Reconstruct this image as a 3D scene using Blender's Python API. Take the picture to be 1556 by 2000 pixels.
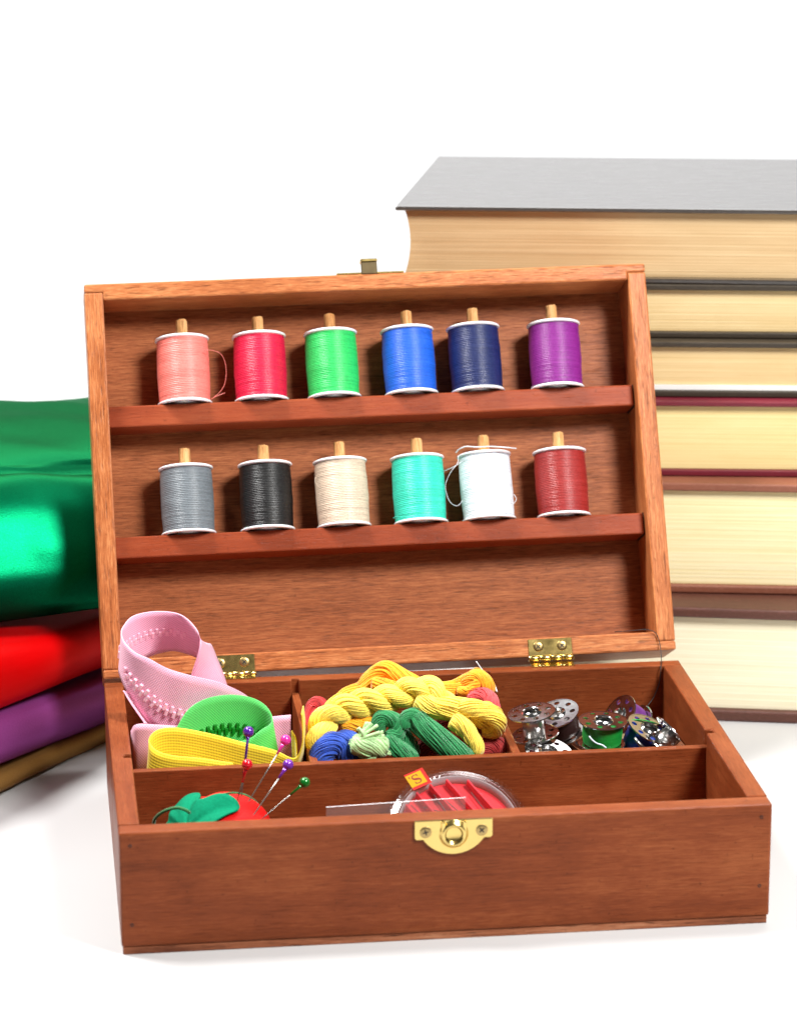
import bpy, bmesh, math, random
from mathutils import Matrix, Vector, noise
random.seed(7)
sc = bpy.context.scene
for o in list(bpy.data.objects):
    bpy.data.objects.remove(o)

# ------------------------------------------------------------------ camera
F_PX, PITCH, ROLL = 6158.5, 0.274512, 0.001378
CAM = Vector((-0.020714, -1.208018, 0.524061))
cp, sp, cr, sr = math.cos(PITCH), math.sin(PITCH), math.cos(ROLL), math.sin(ROLL)
FW = Vector((0, cp, -sp)); UP0 = Vector((0, sp, cp)); RT0 = Vector((1, 0, 0))
RT = RT0*cr - UP0*sr; UPV = RT0*sr + UP0*cr
cam_d = bpy.data.cameras.new('camera'); cam = bpy.data.objects.new('camera', cam_d)
sc.collection.objects.link(cam)
cam.matrix_world = Matrix(((RT.x, UPV.x, -FW.x, CAM.x), (RT.y, UPV.y, -FW.y, CAM.y), (RT.z, UPV.z, -FW.z, CAM.z), (0, 0, 0, 1)))
cam_d.sensor_fit = 'HORIZONTAL'; cam_d.sensor_width = 36; cam_d.lens = F_PX/1556*36
cam_d.clip_start = 0.05; cam_d.clip_end = 60
cam_d.dof.use_dof = True; cam_d.dof.focus_distance = 1.42; cam_d.dof.aperture_fstop = 16
sc.camera = cam

# ------------------------------------------------------------------ studio light
world = bpy.data.worlds.new('World'); sc.world = world; world.use_nodes = True
bg = world.node_tree.nodes['Background']
bg.inputs[0].default_value = (1, 1, 1, 1); bg.inputs[1].default_value = 0.08
def area(name, loc, target, sx, sy, power, col=(1, 1, 1)):
    d = bpy.data.lights.new(name, 'AREA'); d.shape = 'RECTANGLE'; d.size = sx; d.size_y = sy; d.energy = power; d.color = col
    o = bpy.data.objects.new(name, d); sc.collection.objects.link(o); o.location = loc
    o.rotation_euler = (Vector(target)-Vector(loc)).to_track_quat('-Z', 'Y').to_euler()
    return o
area('softbox_left', (-0.72, 0.32, 1.40), (0, 0.2, 0.1), 0.40, 0.40, 40, (1, 0.985, 0.96))
area('softbox_right', (0.58, -0.40, 1.02), (0.02, 0.22, 0.14), 0.28, 0.40, 26, (1, 0.985, 0.96))
area('softbox_backdrop', (0, 2.8, 2.6), (0, 3.8, 0.2), 4.0, 2.4, 215)
sc.view_settings.view_transform = 'Standard'; sc.view_settings.look = 'None'
sc.view_settings.exposure = 0; sc.view_settings.gamma = 1; sc.view_settings.use_curve_mapping = False
sc.cycles.use_denoising = True
sc.cycles.max_bounces = 8; sc.cycles.transparent_max_bounces = 16
sc.cycles.caustics_reflective = False; sc.cycles.caustics_refractive = False

# ------------------------------------------------------------------ frames
W, D, H = 0.27, 0.19008, 0.05341
YAW, LEAN, LR = 0.119892, 0.450697, 0.012759
BM = Matrix.Rotation(YAW, 4, 'Z')                                  # sewing box frame -> world
LM = Matrix.Translation((0, D+0.00493, H+0.0018)) @ Matrix.Rotation(-LEAN, 4, 'X') @ Matrix.Rotation(-LR, 4, 'Y')  # lid -> box
BI = BM.inverted(); WLM = BM @ LM; WLI = WLM.inverted()
def ray(px, py):
    u, v = (px-778)/F_PX, (1000-py)/F_PX
    return FW + RT*u + UPV*v
def at(px, py, y, M=BI):
    """point of the box frame's plane y=const that a surveyed image point belongs to, in world space"""
    o = M @ CAM; d = M.to_3x3() @ ray(px, py)
    return M.inverted() @ (o + d*((y-o.y)/d.y))
def P3(zx, zy, y): return at(180+zx/3.383, 1160+zy/3.383, y)       # left compartment survey
def P4(zx, zy, y): return at(560+zx/3.383, 1220+zy/3.383, y)       # middle compartment survey
def P5(zx, zy, y): return at(980+zx/4.322, 1340+zy/4.322, y)       # right compartment survey
def P2(zx, zy, y): return at(280+zx/4.322, 1400+zy/4.322, y)       # pincushion survey

# ------------------------------------------------------------------ object helpers
C = sc.collection
def tag(o, label=None, cat=None, group=None, kind=None):
    for k, v in (('label', label), ('category', cat), ('group', group), ('kind', kind)):
        if v: o[k] = v
    return o
def thing(name, label, cat, M=Matrix(), group=None):
    o = bpy.data.objects.new(name, None); C.objects.link(o); o.matrix_world = M
    o.empty_display_size = 0.01
    return tag(o, label, cat, group)
def mesh(name, vf, smooth=False):
    v, f = vf[0], vf[1]
    me = bpy.data.meshes.new(name); me.from_pydata([tuple(p) for p in v], [], f); me.update()
    if smooth: me.polygons.foreach_set('use_smooth', [True]*len(me.polygons))
    return me
def link(name, me, mat, parent=None, M=None, label=None):
    o = bpy.data.objects.new(name, me); C.objects.link(o)
    if mat is not None:
        if len(me.materials) == 0: me.materials.append(mat)
        elif me.materials[0] != mat:
            o.material_slots[0].link = 'OBJECT'; o.material_slots[0].material = mat
    if parent is not None: o.parent = parent
    if M is not None: o.matrix_local = M
    if label: o['label'] = label
    return o
def mk(name, vf, mat, parent=None, smooth=False, M=None, label=None):
    return link(name, mesh(name, vf, smooth), mat, parent, M, label)
def mkw(name, vf, mat, parent=None, smooth=True, label=None):
    """verts in world space; top-level meshes get their origin at the base, children are stored in the parent's frame"""
    v = [Vector(p) for p in vf[0]]
    if parent is None:
        base = Vector(((min(p.x for p in v)+max(p.x for p in v))/2, (min(p.y for p in v)+max(p.y for p in v))/2, min(p.z for p in v)))
        o = mk(name, ([p-base for p in v], vf[1]), mat, None, smooth); o.location = base
        return o
    Mi = wm(parent).inverted()
    return mk(name, ([Mi @ p for p in v], vf[1]), mat, parent, smooth, label=label)
def wm(o):
    M = o.matrix_basis.copy()
    while o.parent: o = o.parent; M = o.matrix_basis @ M
    return M

# ------------------------------------------------------------------ shape helpers
def bev(bm, off, seg=2, sharp=math.radians(30)):
    if off <= 0: return
    ed = [e for e in bm.edges if len(e.link_faces) == 2 and e.calc_face_angle() > sharp]
    bmesh.ops.bevel(bm, geom=ed, offset=off, segments=seg, profile=0.5, affect='EDGES', clamp_overlap=True)
def dump(bm):
    bm.verts.ensure_lookup_table(); bm.verts.index_update()
    r = ([v.co.copy() for v in bm.verts], [[v.index for v in f.verts] for f in bm.faces]); bm.free(); return r
def box(x0, x1, y0, y1, z0, z1, b=0.0005, seg=2):
    bm = bmesh.new(); bmesh.ops.create_cube(bm, size=1)
    for v in bm.verts: v.co = Vector(((x0+x1)/2+v.co.x*(x1-x0), (y0+y1)/2+v.co.y*(y1-y0), (z0+z1)/2+v.co.z*(z1-z0)))
    bev(bm, b, seg); return dump(bm)
def prism(poly, a, h0, h1, b=0.0004, seg=2):
    """extrude a 2D polygon along axis a ('x','y','z') from h0 to h1"""
    bm = bmesh.new()
    def co(p, h): return {'z': (p[0], p[1], h), 'y': (p[0], h, p[1]), 'x': (h, p[0], p[1])}[a]
    lo = [bm.verts.new(co(p, h0)) for p in poly]; hi = [bm.verts.new(co(p, h1)) for p in poly]
    n = len(poly)
    bm.faces.new(lo[::-1]); bm.faces.new(hi)
    for i in range(n): bm.faces.new((lo[i], lo[(i+1) % n], hi[(i+1) % n], hi[i]))
    bmesh.ops.recalc_face_normals(bm, faces=bm.faces)
    bev(bm, b, seg); return dump(bm)
def lathe(prof, n=32, close=False):
    v, f = [], []
    m = len(prof)
    for i in range(n):
        a = 2*math.pi*i/n; c, s = math.cos(a), math.sin(a)
        for r, z in prof: v.append(Vector((r*c, r*s, z)))
    for i in range(n):
        j = (i+1) % n
        for k in range(m-1 if not close else m):
            k2 = (k+1) % m
            f.append([i*m+k, j*m+k, j*m+k2, i*m+k2])
    return v, f
def join(*parts):
    v, f = [], []
    for a, b in parts:
        o = len(v); v += list(a); f += [[i+o for i in q] for q in b]
    return v, f
def xf(vf, M): return [M @ Vector(p) for p in vf[0]], vf[1]
def catmull(pts, n):
    """n+1 samples through the control points (Vectors of any length)"""
    p = [Vector(q) for q in pts]; p = [p[0]*2-p[1]]+p+[p[-1]*2-p[-2]]
    out = []; m = len(p)-3
    for i in range(n+1):
        t = i/n*m; k = min(int(t), m-1); t -= k
        a, b, c, d = p[k:k+4]
        out.append(0.5*((2*b)+(c-a)*t+(2*a-5*b+4*c-d)*t*t+(3*b-a-3*c+d)*t**3))
    return out
def frames(path):
    T = [(path[min(i+1, len(path)-1)]-path[max(i-1, 0)]).normalized() for i in range(len(path))]
    n = T[0].orthogonal().normalized(); out = []
    for t in T:
        n = (n-t*n.dot(t)).normalized(); out.append((t, n, t.cross(n)))
    return out
def tube(path, r, sides=6, cap=True):
    fr = frames(path); v, f = [], []
    for i, (p, (t, a, b)) in enumerate(zip(path, fr)):
        rr = r(i/(len(path)-1)) if callable(r) else r
        for k in range(sides):
            q = 2*math.pi*k/sides; v.append(p+a*(rr*math.cos(q))+b*(rr*math.sin(q)))
    for i in range(len(path)-1):
        for k in range(sides):
            k2 = (k+1) % sides; f.append([i*sides+k, i*sides+k2, (i+1)*sides+k2, (i+1)*sides+k])
    if cap:
        f.append(list(range(sides))[::-1]); f.append([len(v)-sides+k for k in range(sides)])
    return v, f
def bundle(ctrl, R, n=30, sr_=0.00040, twist=1.0, samples=34, jit=0.18, ends=(0.75, 0.75), sides=5):
    """a hank of thread: a solid core wrapped in separate twisting strands"""
    path = catmull(ctrl, samples); fr = frames(path); parts = []
    def env(s):
        e = 1.0
        if s < 0.12: e = ends[0]+(1-ends[0])*math.sin(s/0.12*math.pi/2)
        if s > 0.88: e = ends[1]+(1-ends[1])*math.sin((1-s)/0.12*math.pi/2)
        rr = R(s) if callable(R) else R
        return rr*e
    parts.append(tube(path, lambda s: env(s)*0.91, 14))
    n = int(n*1.45)
    for i in range(n):
        a0 = 2*math.pi*(i+random.uniform(-.3, .3))/n; ph = random.uniform(0, 50); w = sr_*random.uniform(.85, 1.2)
        lift = random.uniform(-.05, .07); pl = []
        for k, p in enumerate(path):
            s = k/samples; t, u, v = fr[k]
            a = a0+2*math.pi*twist*s+jit*noise.noise(Vector((ph, s*4, 0)))
            rr = env(s)*(0.95+lift+0.05*noise.noise(Vector((ph, s*6, 9))))
            pl.append(p+u*(rr*math.cos(a))+v*(rr*math.sin(a)))
        parts.append(tube(pl, w, sides))
    for i in range(4):                                        # a few strands that stand off the hank
        a0 = random.uniform(0, 6.28); k0 = random.randint(0, samples//2); k1 = min(samples, k0+random.randint(6, 14)); pl = []
        for k in range(k0, k1+1):
            t, u, v = fr[k]; e = math.sin(math.pi*(k-k0)/(k1-k0)); a = a0+2*math.pi*twist*k/samples
            rr = env(k/samples)*(.98+.22*e); pl.append(path[k]+u*(rr*math.cos(a))+v*(rr*math.sin(a)))
        parts.append(tube(pl, sr_*.5, 5))
    return join(*parts)

# ------------------------------------------------------------------ materials
class NB:
    def __init__(s, name):
        s.m = bpy.data.materials.new(name); s.m.use_nodes = True; s.t = s.m.node_tree
        s.b = s.t.nodes['Principled BSDF']; s.out = s.t.nodes['Material Output']
    def n(s, typ, **kw):
        d = s.t.nodes.new('ShaderNode'+typ)
        for k, v in kw.items():
            if k.startswith('_'): setattr(d, k[1:], v)
            else:
                key = int(k[1:]) if k[0] == 'i' and k[1:].isdigit() else k.replace('__', ' ')
                s.set(d.inputs[key], v)
        return d
    def set(s, inp, v):
        if hasattr(v, 'bl_idname') and hasattr(v, 'outputs'): s.t.links.new(v.outputs[0], inp)
        elif isinstance(v, bpy.types.NodeSocket): s.t.links.new(v, inp)
        else:
            if isinstance(v, tuple) and len(v) == 3 and inp.type == 'RGBA': v = (*v, 1)
            inp.default_value = v
    def p(s, **kw):
        for k, v in kw.items(): s.set(s.b.inputs[k.replace('__', ' ')], v)
        return s
    def math(s, op, a, b=None, c=None):
        d = s.n('Math', _operation=op); s.set(d.inputs[0], a)
        if b is not None: s.set(d.inputs[1], b)
        if c is not None: s.set(d.inputs[2], c)
        return d
    def ramp(s, fac, stops):
        d = s.n('ValToRGB', i0=fac); e = d.color_ramp.elements
        while len(e) < len(stops): e.new(0.5)
        for q, (pos, col) in zip(e, stops): q.position = pos; q.color = (*col, 1) if len(col) == 3 else col
        return d
    def mix(s, fac, a, b, mode='MIX'):
        d = s.n('Mix', _data_type='RGBA', _blend_type=mode); s.set(d.inputs[0], fac); s.set(d.inputs[6], a); s.set(d.inputs[7], b)
        return d.outputs[2]
    def obj(s, rnd=True):
        tc = s.n('TexCoord'); c = tc.outputs['Object']
        if rnd:
            oi = s.n('ObjectInfo'); m = s.math('MULTIPLY', oi.outputs['Random'], 7.31)
            cb = s.n('CombineXYZ', i0=m, i1=m, i2=m); c = s.n('VectorMath', _operation='ADD', i0=c, i1=cb).outputs[0]
        return c
    def noise(s, vec, sc3, detail=3, rough=.55, dist=0.0, scale=1.0):
        mp = s.n('Mapping', i0=vec); mp.inputs['Scale'].default_value = sc3
        d = s.n('TexNoise', Vector=mp, Scale=scale, Detail=detail, Roughness=rough, Distortion=dist)
        return d.outputs[0]
    def bump(s, h, strength=.3, dist=.0003, normal=None):
        d = s.n('Bump', Strength=strength, Distance=dist, Height=h)
        if normal is not None: s.set(d.inputs['Normal'], normal)
        return d

def sr2l(r, g, b):
    f = lambda c: (c/255/12.92 if c/255 <= .04045 else ((c/255+.055)/1.055)**2.4)
    return f(r), f(g), f(b)

def wood(name, axis, dark, mid, light, pore=.6, rough=.36, coat=.25, wear=.55, blotch=.5, streak=.35, spread=1.0, pal=(120, 1900), spec=.14):
    n = NB(name); v = n.obj()
    def s3(al, ac): return tuple(al if k == axis else ac for k in 'xyz')
    fig = n.noise(v, s3(7, 130), 6, .62, .5)                   # slow figure of the board
    fib = n.noise(v, s3(80, 1700), 4, .7)                      # fibre streaks
    fin = n.noise(v, s3(220, 3400), 2, .6)
    blo = n.noise(v, (20, 20, 20), 4, .6)
    por = n.ramp(n.noise(v, s3(*pal), 2, .55), [(.58, (0, 0, 0)), (.70, (1, 1, 1))])
    a = n.math('MULTIPLY_ADD', n.math('SUBTRACT', fig, .5), .9/spread, .5)
    a = n.math('MULTIPLY_ADD', n.math('SUBTRACT', fib, .5), streak, a)
    a = n.math('MULTIPLY_ADD', n.math('SUBTRACT', fin, .5), streak*.8, a)
    a = n.math('MULTIPLY_ADD', n.math('SUBTRACT', blo, .5), blotch, a)
    col = n.ramp(a, [(.22, dark), (.5, mid), (.78, light)])
    col = n.mix(n.math('MULTIPLY', por, pore), col, tuple(c*.4 for c in dark))
    spk = n.ramp(n.noise(v, (420, 420, 420), 2, .5), [(.68, (0, 0, 0)), (.74, (1, 1, 1))])
    col = n.mix(n.math('MULTIPLY', spk, .35), col, tuple(c*.5 for c in dark))
    if wear:
        bv = n.n('Bevel', _samples=4, Radius=.0009); g = n.n('NewGeometry')
        dt = n.n('VectorMath', _operation='DOT_PRODUCT', i0=bv.outputs[0], i1=g.outputs['Normal'])
        e = n.ramp(dt.outputs['Value'], [(.80, (1, 1, 1)), (.985, (0, 0, 0))])
        wn = n.ramp(n.noise(v, (110, 110, 110), 4, .7), [(.40, (0, 0, 0)), (.62, (1, 1, 1))])
        k = n.math('MULTIPLY', n.math('MULTIPLY', e, wn), wear)
        col = n.mix(k, col, tuple(min(1, c*1.5+.04) for c in light))
    h = n.math('MULTIPLY_ADD', por, -1.2, fib)
    ro = n.math('MULTIPLY_ADD', n.math('SUBTRACT', blo, .5), .35, rough)
    n.p(Base__Color=col, Roughness=ro, Specular__IOR__Level=spec, Coat__Weight=coat*.25, Coat__Roughness=.22, Normal=n.bump(h, .28, .00025))
    return n.m
WD, WMID, WL = sr2l(86, 39, 19), sr2l(123, 60, 31), sr2l(154, 87, 50)
M = {}
for ax in 'xyz':
    M['wood_'+ax] = wood('mahogany_'+ax, ax, WD, WMID, WL, pore=.25, coat=.04, blotch=.55, streak=.4, spread=2.2, spec=.12)
    M['lid_'+ax] = wood('open_grain_mahogany_'+ax, ax, sr2l(128, 68, 36), sr2l(172, 100, 57), sr2l(204, 138, 88), pore=.65, wear=.5, streak=.9, spread=1.9, blotch=.4, pal=(95, 1150))
M['shelf'] = wood('shelf_mahogany', 'x', sr2l(108, 44, 23), sr2l(138, 60, 33), sr2l(164, 82, 48), pore=.2, wear=.5, streak=.3, spread=1.6)
M['panel'] = wood('lid_panel_wood', 'x', sr2l(106, 56, 30), sr2l(146, 82, 47), sr2l(176, 108, 66), pore=.5, wear=0, streak=.85, spread=2.4, blotch=.25, pal=(110, 1600), coat=.15, rough=.45)
M['ply'] = wood('raw_plywood', 'x', sr2l(90, 46, 30), sr2l(158, 96, 66), sr2l(205, 150, 115), pore=.8, wear=0, coat=0, rough=.7)
M['dowel'] = wood('dowel_wood', 'z', sr2l(150, 92, 46), sr2l(206, 152, 96), sr2l(232, 190, 138), pore=.8, wear=0, coat=0, rough=.6, streak=.7)

def plain(name, col, rough=.5, metallic=0, spec=.5, **kw):
    n = NB(name); n.p(Base__Color=col, Roughness=rough, Metallic=metallic, Specular__IOR__Level=spec, **kw); return n.m
def metal(name, col, rough, var=.1):
    n = NB(name); v = n.obj(); s = n.noise(v, (260, 260, 260), 4, .6)
    sm = n.noise(v, (60, 60, 60), 3, .6)
    n.p(Base__Color=n.mix(sm, tuple(c*.82 for c in col), col), Metallic=1, Roughness=n.math('MULTIPLY_ADD', s, var*2, rough-var), Normal=n.bump(sm, .12, .0004)); return n.m
M['brass'] = metal('polished_brass', sr2l(226, 196, 120), .22)
M['dark_brass'] = metal('dark_reflection_brass', (.10, .075, .04), .35)  # dark reflection on the hook's front, put into the metal's colour
M['screw'] = metal('dull_brass', sr2l(176, 150, 100), .35)
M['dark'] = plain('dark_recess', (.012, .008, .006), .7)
M['steel'] = metal('bright_steel', (.60, .59, .58), .14, .05)
M['steel_core'] = metal('worn_steel', (.72, .70, .68), .3, .05)
M['pinsteel'] = metal('pin_steel', (.38, .37, .35), .34, .04)
def paper_white():
    n = NB('white_paper_sweep'); v = n.obj(False)
    s = n.noise(v, (3, 3, 3), 3); f = n.noise(v, (900, 900, 900), 2)
    n.p(Base__Color=n.mix(s, (.535, .54, .545), (.56, .56, .56)), Roughness=.55, Specular__IOR__Level=.25, Normal=n.bump(f, .05, .0002)); return n.m
M['table'] = paper_white()
def thread_mat(name, col, sheen=.4):
    n = NB(name); v = n.obj()
    ln = n.noise(v, (30, 30, 1900), 2, .7); fz = n.noise(v, (700, 700, 4000), 2, .6)
    a = n.math('MULTIPLY_ADD', n.math('SUBTRACT', ln, .5), .85, .5); a = n.math('MULTIPLY_ADD', n.math('SUBTRACT', fz, .5), .7, a)
    dk = tuple(c*.58 for c in col); lt = tuple(min(1, c*1.25+.02) for c in col)
    c = n.ramp(a, [(.2, dk), (.5, col), (.85, lt)])
    n.p(Base__Color=c, Roughness=.4, Specular__IOR__Level=.55, Sheen__Weight=sheen, Sheen__Roughness=.4, Sheen__Tint=(*[min(1, x*1.3+.1) for x in col], 1),
        Normal=n.bump(fz, .12, .0002)); return n.m
def floss_mat(name, col):
    n = NB(name); v = n.obj(); fz = n.noise(v, (1400, 1400, 1400), 3, .6); lo = n.noise(v, (160, 160, 160), 3)
    a = n.math('MULTIPLY_ADD', n.math('SUBTRACT', fz, .5), .9, lo)
    c = n.ramp(a, [(.2, tuple(x*.6 for x in col)), (.5, col), (.8, tuple(min(1, x*1.15+.015) for x in col))])
    n.p(Base__Color=c, Roughness=.62, Specular__IOR__Level=.3, Sheen__Weight=.35, Sheen__Roughness=.5, Normal=n.bump(fz, .35, .0002)); return n.m
def tape_mat(name, col, ribs=False):
    n = NB(name); uv = n.n('UVMap').outputs[0]; sx = n.n('SeparateXYZ', i0=uv)
    k = 2*math.pi/.0012
    a = n.math('SINE', n.math('MULTIPLY', sx.outputs[0], k)); b = n.math('SINE', n.math('MULTIPLY', sx.outputs[1], k*.9))
    h = n.math('MULTIPLY', a, b) if not ribs else n.math('MULTIPLY_ADD', n.math('SINE', n.math('MULTIPLY', sx.outputs[1], 2*math.pi/.0013)), .6, n.math('MULTIPLY', a, .25))
    h = n.math('MULTIPLY_ADD', h, .5, .5); lo = n.noise(n.obj(), (90, 90, 90), 3)
    h2 = n.math('MULTIPLY_ADD', n.math('SUBTRACT', lo, .5), .5, h)
    c = n.ramp(h2, [(.0, tuple(x*.62 for x in col)), (.55, col), (1, tuple(min(1, x*1.12+.01) for x in col))])
    n.p(Base__Color=c, Roughness=.6, Specular__IOR__Level=.3, Sheen__Weight=.3, Normal=n.bump(h, .5, .0003)); return n.m
def satin(name, col, hi, rough=.33, metal_=.55, bump=.25):
    n = NB(name); v = n.obj(False)
    g = n.noise(v, (2600, 2600, 1100), 2, .6); w = n.noise(v, (900, 900, 2600), 2, .7)
    n.p(Base__Color=n.mix(n.math('MULTIPLY', g, .5), col, hi), Roughness=n.math('MULTIPLY_ADD', w, .18, rough-.09), Metallic=metal_, Specular__IOR__Level=.5,
        Specular__Tint=(*hi, 1), Normal=n.bump(n.math('ADD', g, w), bump, .0003)); return n.m
def cover(name, col, wornc, worn=.25, rough=.5, gloss=0):
    n = NB(name); v = n.obj()
    f = n.noise(v, (500, 1500, 1500), 3, .6); b = n.noise(v, (30, 30, 30), 5, .65); g = n.noise(v, (55, 420, 420), 3, .6)
    c = n.mix(b, tuple(x*.7 for x in col), tuple(x*1.3 for x in col))
    c = n.mix(n.math('MULTIPLY', n.ramp(f, [(.5, (0, 0, 0)), (.75, (1, 1, 1))]), .25), c, wornc)
    bv = n.n('Bevel', _samples=4, Radius=.0018); geo = n.n('NewGeometry')
    dt = n.n('VectorMath', _operation='DOT_PRODUCT', i0=bv.outputs[0], i1=geo.outputs['Normal'])
    e = n.ramp(dt.outputs['Value'], [(.75, (1, 1, 1)), (.98, (0, 0, 0))])
    wn = n.ramp(n.noise(v, (260, 260, 260), 4, .75), [(.42, (0, 0, 0)), (.6, (1, 1, 1))])
    c = n.mix(n.math('MULTIPLY', n.math('MULTIPLY', e, wn), worn*2), c, wornc)
    if gloss: n.p(Coat__Weight=1, Coat__Roughness=.16, Coat__IOR=gloss, Coat__Normal=n.bump(g, .12, .0003))
    n.p(Base__Color=c, Roughness=n.math('MULTIPLY_ADD', g, .25, rough-.12), Specular__IOR__Level=.5, Normal=n.bump(n.math('ADD', f, g), .3, .0003)); return n.m
def pages(name, dk, lt, fine=2200, coarse=500):
    n = NB(name); v = n.obj()
    a = n.noise(v, (4, 4, fine), 2, .6); b = n.noise(v, (6, 6, coarse), 3, .6, .3); st = n.noise(v, (14, 30, 60), 4, .65)
    x = n.math('MULTIPLY_ADD', n.math('SUBTRACT', a, .5), .55, n.math('MULTIPLY_ADD', n.math('SUBTRACT', b, .5), .28, .5))
    x = n.math('MULTIPLY_ADD', n.math('SUBTRACT', st, .5), .3, x)
    c = n.ramp(x, [(.12, tuple(q*.72 for q in dk)), (.42, dk), (.72, lt)])
    n.p(Base__Color=c, Roughness=.75, Specular__IOR__Level=.2, Normal=n.bump(n.math('ADD', a, b), .5, .0004)); return n.m
def clear(name, tint=(1, 1, 1), gloss=.18, milk=0.0, fr=.45):
    n = NB(name); t = n.t
    tr = n.n('BsdfTransparent', Color=tint); gl = n.n('BsdfGlossy', Color=(1, 1, 1), Roughness=.08)
    lw = n.n('LayerWeight', Blend=.35); k = n.math('MULTIPLY_ADD', lw.outputs['Fresnel'], fr, gloss*.3)
    mx = n.n('MixShader', i0=k); n.set(mx.inputs[1], tr); n.set(mx.inputs[2], gl)
    if milk:
        df = n.n('BsdfDiffuse', Color=(.9, .88, .87)); m2 = n.n('MixShader', i0=milk); n.set(m2.inputs[1], mx); n.set(m2.inputs[2], df); mx = m2
    t.links.new(mx.outputs[0], n.out.inputs['Surface']); return n.m

# ================================================================== the setting
tb_v, tb_f = [], []
prof = [(-3.0, 0), (0, 0), (4.0, 0)] + [(4.0+1.2*math.sin(a), 1.2-1.2*math.cos(a)) for a in [i*math.pi/16 for i in range(1, 9)]] + [(5.2, 3.0)]
for y, z in prof: tb_v += [Vector((-4, y, z)), Vector((4, y, z))]
for i in range(len(prof)-1): tb_f.append([2*i, 2*i+1, 2*i+3, 2*i+2])
tbl = mk('table_surface', (tb_v, tb_f), M['table'], smooth=True); tag(tbl, 'seamless white paper surface sweeping up behind everything', kind='structure')

# ================================================================== sewing box
BZ = 0.0034                                                    # thickness of the bottom board
TF, TB, TS = 0.0095, 0.0070, 0.0088                            # front, back, side wall thickness
PY0, PY1, PZ = 0.0886, 0.0926, 0.0467                          # long partition
DX = ((-0.0487, -0.0452), (0.0405, 0.0441))                    # cross dividers
bx = thing('sewing_box', 'open wooden sewing box with thread rack in its leaning lid', 'sewing box', BM.copy())
mk('bottom_board', box(-W/2+.0006, W/2-.0008, .0005, D-.0005, 0, BZ, .0004), M['ply'], bx)
mk('front_wall', box(-W/2, W/2, 0, TF, BZ, H, .0011, 3), M['wood_x'], bx)
def side(s):
    xo, xi = s*W/2, s*(W/2-TS); d = -s*.0034
    poly = [(xo, TF), (xi, TF), (xi, PY0-.0002), (xi-d, PY0-.0002), (xi-d, PY1+.0002), (xi, PY1+.0002), (xi, D-TB), (xo, D-TB)]
    return prism(poly, 'z', BZ, H+.0002, .0008)
for s in (-1, 1): mk('side_wall', side(s), M['wood_y'], bx)
poly = [(-W/2, D), (-W/2, D-TB)]
for a, b in DX: poly += [(a-.0001, D-TB), (a-.0001, D-TB+.0028), (b+.0001, D-TB+.0028), (b+.0001, D-TB)]
poly += [(W/2, D-TB), (W/2, D)]
mk('back_wall', prism(poly, 'z', BZ, H, .0006), M['wood_x'], bx)
mk('long_partition', box(-W/2+TS-.003, W/2-TS+.003, PY0, PY1, BZ, PZ, .0005), M['wood_x'], bx)
for a, b in DX: mk('cross_divider', box(a, b, PY1, D-TB+.0024, BZ, PZ-.0002, .0004), M['wood_y'], bx)
nail_me = mesh('nail_hole', lathe([(.0012, 0), (.0011, .0002), (.0008, .00025), (.0006, -.0008), (0, -.0008)], 14), True)
for x, z in ((-.1305, .0478), (-.1305, .0132), (.1305, .0478), (.1305, .0172)):
    link('nail_hole', nail_me, M['dark'], bx, Matrix.Translation((x, -.00005, z)) @ Matrix.Rotation(math.pi/2, 4, 'X') @ Matrix.Scale(.62, 4))

# screws: a countersunk head with a cross slot
def star(r, w):
    p = []
    for k in range(4):
        a = k*math.pi/2; c, s = math.cos(a), math.sin(a)
        for u, v in ((w, -w), (r, -w*.7), (r, w*.7)): p.append((u*c-v*s, u*s+v*c))
    return p
screw_me = mesh('screw', lathe([(.0026, -.0003), (.0026, .0002), (.0024, .0004), (.0013, .00047), (0, .0005)], 24), True)
slot_me = mesh('cross_slot', prism(star(.0013, .00032), 'z', .0003, .00056, 0))
def screw(parent, Mx, rot=0.3, sc_=1.0):
    s = link('screw', screw_me, M['screw'], parent, Mx @ Matrix.Rotation(rot, 4, 'Z') @ Matrix.Scale(sc_, 4))
    link('cross_slot', slot_me, M['dark'], s)

# clasp plate on the front
RX = Matrix.Rotation(math.pi/2, 4, 'X')                        # local z -> -y (towards the viewer)
cxp, czp = .0016, H-.0003
arc = []
Rr = .0152; hh = .0126
c0 = -.0083+math.sqrt(Rr*Rr-hh*hh)
a1 = math.asin(hh/Rr)
for i in range(25):
    a = a1-2*a1*i/24; arc.append((Rr*math.sin(a), c0-Rr*math.cos(a)))
outl = [(-.0161, 0), (.0161, 0), (.0161, -.0074), (.0154, -.0083)] + arc + [(-.0154, -.0083), (-.0161, -.0074)]
clasp = mk('clasp_plate', prism(outl, 'z', 0, .0009, .00025), M['brass'], bx, M=Matrix.Translation((cxp, -.00005, czp)) @ RX)
mk('clasp_boss', xf(lathe([(.0062, .0008), (.0056, .0014), (.0049, .0024), (.0043, .0027), (.0037, .0024), (.0033, .0013), (.0030, .0011), (0, .0011)], 40), Matrix.Translation((0, -.0062, 0))), M['brass'], clasp, True)
mk('clasp_lip', join(box(-.0052, -.0036, -.0062, -.0004, .0007, .0022, .0004), box(.0036, .0052, -.0062, -.0004, .0007, .0022, .0004)), M['brass'], clasp)
for x in (-.0116, .0116): screw(clasp, Matrix.Translation((x, -.0050, .0006)), .5+x*20)

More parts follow.
